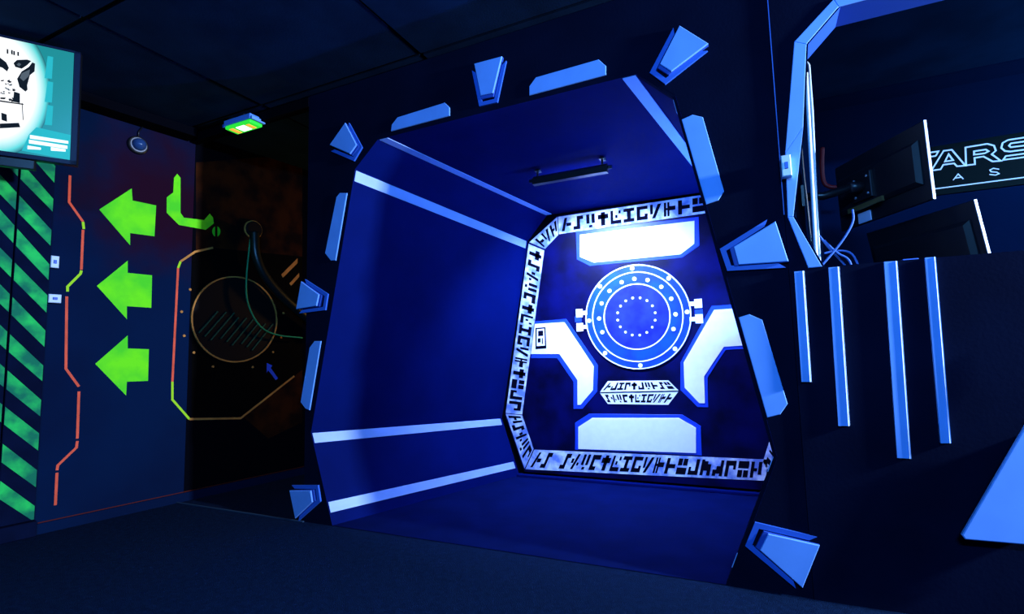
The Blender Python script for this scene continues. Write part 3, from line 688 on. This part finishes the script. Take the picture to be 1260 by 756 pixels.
for k in range(9):
    c = vcn+V((-.20+.05*k, -.03-.012*k)); d_ = V((.62, .78)); L_ = .10+.015*(k % 3)
    a, b = c-d_*L_, c+d_*L_
    if (a-vcn).length < vr-.03 and (b-vcn).length < vr-.03: VP(multi('vent_slat', LEFT, ribbon([tuple(a), tuple(b)], .008), .0035, .010, 'slat' ))
for a in (-140, -160, 175, 150, -115, -70, -40, -20, 10, 35):
    c = vcn+V((math.cos(math.radians(a)), math.sin(math.radians(a))))*(vr+.06); VP(slab('vent_bolt', LEFT, circ(c, .009, 8), .0005, .006, 'copper'))
# hose with its round port, and the green cable
hp = V(Lp([(311, 283)])[0])
port = thing('hose_port', 'black round port with copper crescent above the vent', 'port', loc=LEFT.at(hp.x, hp.y, 0)); ppi = Matrix.Translation(-port.location)
for o in (slab('port_disc', LEFT, circ(hp, .062, 32), .0006, .03, 'dark', ch=.008), ringm('port_rim', LEFT, hp, .062, .070, .0006, .012, 'copper', n=32)): o.parent = port; o.matrix_parent_inverse = ppi
def lpt(x, y, off): return LEFT.hit(x, y, off)
tag(tube('hose', [lpt(313, 286, .06), lpt(314, 318, .08), lpt(330, 348, .08), lpt(360, 378, .08), lpt(400, 410, .08)], .034, 'hose', smooth_path=2), 'thick dark hose bending down from the round port', 'hose')
tag(tube('cable', [lpt(308, 294, .05), lpt(303, 340, .05), lpt(303, 372, .05), lpt(318, 402, .05), lpt(338, 413, .05), lpt(372, 416, .05)], .006, 'teal', smooth_path=2), 'thin green cable curving from the port across the vent', 'cable')
painted('painted_arrow', [(328, 447), (335, 450), (333, 453), (342, 466), (339, 468), (330, 456), (328, 459)], mat('blue_mark_paint', (.02, .10, .9), .7, .2), 'tiny blue arrow painted low on the corridor mural', 'arrow')
# switches on the left wall
for c, label in (((66, 323), 'pale wall switch beside the striped door, upper one'), ((66, 368), 'pale double socket beside the striped door, lower one')):
    u = LEFT.uv(LEFT.hit(*c, .01)); switch_plate(LEFT, u, .018 if c[1] < 340 else .028, .034 if c[1] < 340 else .024, label, .001)
# dome security camera
cc = LEFT.hit(173, 177, .05); u = LEFT.uv(cc)
dc = thing('dome_camera', 'small glossy dome camera high on the left wall', 'camera', loc=LEFT.at(u[0], u[1], 0)); ci = Matrix.Translation(-dc.location)
def CP(o): o.parent = dc; o.matrix_parent_inverse = ci; return o
CP(slab('mount_ring', LEFT, circ(u, .058, 28), .0005, .022, 'plastic', ch=.006)); CP(ringm('bright_ring', LEFT, u, .040, .046, .02, .026, 'metal', n=28))
bm = bmesh.new(); bmesh.ops.create_uvsphere(bm, u_segments=20, v_segments=12, radius=.04); bmesh.ops.translate(bm, vec=LEFT.at(u[0], u[1], .03), verts=bm.verts)
me = bpy.data.meshes.new('dome'); bm.to_mesh(me); bm.free(); me.materials.append(M['glass'])
for p in me.polygons: p.use_smooth = True
dm = bpy.data.objects.new('dome', me); COL.objects.link(dm); CP(dm)
CP(tube('wire', [LEFT.at(u[0], u[1]+.05, .012), LEFT.at(u[0]+.0, u[1]+.09, .012), LEFT.at(u[0]+.02, u[1]+.13, .012)], .004, 'plastic', seg=6))

# ------------------------------------------------------------------ exit sign under the doorway header
ez = H-.075
pl = PL((0, -.02, 0), (1, 0, 0), (0, -1, 0)); ec = pl.hit(300, 151); ec = V((ec.x, ec.y, min(ec.z, H-.07)))
ex = thing('exit_light', 'emergency exit light glowing green under the doorway header', 'exit light', loc=ec); ei = Matrix.Translation(-ec)
def EP(o): o.parent = ex; o.matrix_parent_inverse = ei; return o
EP(box('housing', ec+V((0, 0, .018)), (.245, .105, .036), mat('exit_housing', (.10, .30, .95), .5, .4), bev=.004))
EP(box('end_cap', ec+V((-.131, 0, .006)), (.02, .10, .022), 'rim', bev=.003)); EP(box('end_cap', ec+V((.131, 0, .006)), (.02, .10, .022), 'blue', bev=.003))
EP(box('stem', ec+V((0, 0, .048)), (.05, .05, .035), 'plastic'))
EP(box('diffuser', ec+V((0, 0, -.010)), (.235, .092, .022), mat('exit_green', (.02, .5, .05), .4, .3, emit=(.02, .60, .03), estr=1.2), bev=.006))
EP(box('pictogram', ec+V((.005, -.002, -.0215)), (.075, .062, .003), mat('exit_white', (.8, 1, .9), .4, .3, emit=(.7, 1.0, .8), estr=3)))
EP(box('pictogram', ec+V((-.075, 0, -.0215)), (.035, .07, .003), mat('exit_amber', (.7, .4, .1), .4, .3, emit=(.9, .45, .05), estr=1.0)))
EP(box('pictogram', ec+V((.07, 0, -.0215)), (.03, .06, .003), M['exit_amber'] if 'exit_amber' in M else bpy.data.materials['exit_amber']))

# ------------------------------------------------------------------ television
def tv():
    c = CAM + (_F*FPX+_R*(97-630)-_U*(134-378))*(2.6/FPX)
    al = V((-.545, -.838, 0)).normalized(); nf = V((.838, -.545, 0))
    tl = math.radians(5); up = (V((0, 0, 1))*math.cos(tl)+nf*math.sin(tl)).normalized(); nf = al.cross(up); nf = nf if nf.x > 0 else -nf
    hh = .285; wd = .98
    t = thing('television', 'wall television with a bright cyan picture, top left', 'television', loc=c+al*wd/2-up*hh); ti = Matrix.Translation(-t.location)
    def P(o, par=None): o.parent = par or t; 
    def Q(o): o.parent = t; o.matrix_parent_inverse = ti; return o
    pl = PL(c, -al, nf); s = 1 if pl.v.dot(up) > 0 else -1          # u runs to the right; right edge at u=0
    def rc(a, b, lo, hi): return [(a, s*lo), (b, s*lo), (b, s*hi), (a, s*hi)]
    Q(slab('housing', pl, rc(-wd, 0, -hh, hh), -.045, 0, 'plastic', ch=.003))
    for r in (rc(-wd, 0, hh-.012, hh), rc(-wd, 0, -hh, -hh+.022), rc(-.026, 0, -hh, hh), rc(-wd, -wd+.026, -hh, hh)): Q(slab('bezel', pl, r, .0, .006, mat('bezel_blue_black', (.003, .006, .03), .4, .2) if 'bz' not in M else M['bz'], ch=.002))
    # screen picture: white figure glow on teal, procedural
    m = bpy.data.materials.new('tv_picture'); m.use_nodes = True; nt = m.node_tree; b = nt.nodes['Principled BSDF']
    b.inputs['Base Color'].default_value = (.01, .02, .02, 1); b.inputs['Roughness'].default_value = .3
    tc = nt.nodes.new('ShaderNodeTexCoord'); sx = nt.nodes.new('ShaderNodeSeparateXYZ')
    at = nt.nodes.new('ShaderNodeAttribute'); at.attribute_name = 'scr'; nt.links.new(at.outputs['Vector'], sx.inputs[0])
    def mth(op, a, bb=None, v=None):
        n = nt.nodes.new('ShaderNodeMath'); n.operation = op
        nt.links.new(a, n.inputs[0])
        if bb is not None: nt.links.new(bb, n.inputs[1])
        if v is not None: n.inputs[1].default_value = v
        return n.outputs[0]
    X, Y = sx.outputs[0], sx.outputs[1]
    dx = mth('DIVIDE', mth('SUBTRACT', X, v=.70), v=.21); dy = mth('DIVIDE', mth('SUBTRACT', Y, v=.56), v=.62)
    d2 = mth('SQRT', mth('ADD', mth('MULTIPLY', dx, dx), mth('MULTIPLY', dy, dy)))
    r = nt.nodes.new('ShaderNodeValToRGB'); nt.links.new(d2, r.inputs[0]); cr = r.color_ramp
    cr.elements[0].position = .70; cr.elements[0].color = (1, 1, 1, 1); cr.elements[1].position = 1.36; cr.elements[1].color = (.0, .07, .08, 1)
    e_ = cr.elements.new(.92); e_.color = (.10, .62, .60, 1); e_ = cr.elements.new(1.12); e_.color = (.005, .22, .23, 1)
    nt.links.new(r.outputs[0], b.inputs['Emission Color']); b.inputs['Emission Strength'].default_value = 1.15
    scr = slab('screen', pl, rc(-wd+.025, -.025, -hh+.021, hh-.011), .0, .003, m); Q(scr)
    av = scr.data.attributes.new('scr', 'FLOAT_VECTOR', 'POINT')
    for i, v in enumerate(scr.data.vertices):
        q = pl.uv(v.co); av.data[i].vector = ((q[0]+wd-.025)/(wd-.05), (s*q[1]+hh-.021)/(2*hh-.032), 0)
    # flat picture elements
    def pic(pts, m, nm, z=.0042):
        u = [pl.uv(pl.hit(x, y)) for x, y in pts]; Q(multi(nm, pl, [u], .0028, z, m))
    cr_ = lambda L: [(x*.2247, 40+y*.2249) for x, y in L]
    ink = mat('picture_ink', (.004, .006, .006), .6, .2); grey = mat('picture_grey', (.05, .06, .06), .6, .2, emit=(.12, .14, .14), estr=.5)
    pic(cr_([(75, 170), (95, 152), (150, 150), (172, 158), (150, 180), (120, 200), (85, 190)]), ink, 'picture_patch')
    pic(cr_([(92, 178), (105, 168), (118, 176), (106, 188)]), grey, 'picture_patch', .0052)
    pic(cr_([(178, 165), (193, 172), (190, 215), (165, 235), (150, 290), (152, 315), (140, 325), (108, 300), (95, 255), (120, 215), (160, 190)]), ink, 'picture_patch')
    pic(cr_([(120, 225), (165, 205), (160, 240), (130, 268), (110, 250)]), grey, 'picture_patch', .0052)
    pic(cr_([(-30, 140), (0, 138), (35, 165), (50, 195), (40, 215), (15, 195), (-30, 180)]), ink, 'picture_patch')
    random.seed(3)
    for k in range(26):
        x = random.uniform(0, 70); y = random.uniform(262, 372); w_ = random.uniform(5, 22); h_ = random.uniform(3, 11)
        pic(cr_([(x, y), (x+w_, y+random.uniform(-5, 5)), (x+w_*.8, y+h_), (x+2, y+h_)]), ink if k % 3 else grey, 'picture_patch')
    pic(cr_([(78, 325), (110, 335), (110, 388), (72, 380)]), ink, 'picture_patch')
    pic(cr_([(0, 372), (130, 392), (130, 398), (0, 380)]), ink, 'picture_patch')
    pic(cr_([(120, 388), (124, 388), (130, 480), (126, 480)]), ink, 'picture_patch')
    pic(cr_([(8, 440), (38, 450), (40, 490), (10, 480)]), ink, 'picture_patch')
    pic(cr_([(0, 500), (105, 496), (112, 520), (0, 526)]), ink, 'picture_patch')
    for k, x in enumerate((38, 62, 74, 96)): pic(cr_([(x, 92+k*5), (x+9, 94+k*5), (x+9, 120+k*4), (x, 116+k*4)]), ink, 'picture_patch')
    pw = mat('picture_white', (.5, .5, .5), .5, .2, emit=(.85, 1, .97), estr=1.0); pt = mat('picture_teal', (.02, .2, .2), .5, .2, emit=(.01, .34, .33), estr=1.)
    pic(cr_([(200, 520), (398, 565), (388, 700), (120, 648), (160, 560)]), pt, 'picture_caption_box', .0038)
    for (x0, y0, x1, y1) in ((165, 562, 375, 602), (160, 588, 370, 630), (152, 620, 225, 640), (280, 628, 360, 650)):
        pic(cr_([(x0, y0), (x1, y0+(x1-x0)*.16), (x1, y1+(x1-x0)*.04), (x0, y0+20)]), pw, 'picture_caption_line', .0046)
    for (y0, y1) in ((130, 255), (268, 385), (398, 510)): pic(cr_([(262, y0), (292, y0+6), (285, y1), (245, y1-4)]), pt, 'picture_side_block', .0036)
    # soundbar-like bracket and wall arm
    base = c+al*.55; wallp = LEFT.at(*LEFT.uv(base-nf*.05), .004); wallp.z = base.z
    Q(box('mount_plate', base-nf*.055, (.03, .22, .22), 'plastic', rot=Matrix.Rotation(math.atan2(nf.y, nf.x), 3, 'Z')))
    Q(tube('mount_arm', [base-nf*.05, wallp], .02, 'plastic')); 
    Q(slab('wall_plate', LEFT, [(LEFT.uv(wallp)[0]+a, wallp.z+b) for a, b in ((-.06, -.12), (.06, -.12), (.06, .12), (-.06, .12))], .0005, .012, 'plastic'))
    Q(slab('cable_box', pl, rc(-.60, -.16, -hh-.045, -hh), -.05, -.012, 'plastic', ch=.003))
tv()

# ------------------------------------------------------------------ lamps outside the picture: housings for the floodlight and the added fill light
fl = thing('flood_lamp', 'ultraviolet floodlight fixed to the right wall', 'lamp', loc=KEY); fi = Matrix.Translation(-KEY)
for o in (box('housing', KEY+V((.055, 0, 0)), (.08, .20, .20), 'plastic', bev=.006), box('wall_arm', KEY+V((.145, 0, 0)), (.11, .03, .03), 'plastic')): o.parent = fl; o.matrix_parent_inverse = fi
rl_ = thing('fill_lamp', 'black housing of the added fill light behind the viewer', 'lamp', loc=(.5, -3.36, 2.45)); ri = Matrix.Translation((-.5, 3.36, -2.45))
o = box('housing', (.5, -3.37, 2.455), (1.0, .10, .07), 'plastic', bev=.005); o.parent = rl_; o.matrix_parent_inverse = ri
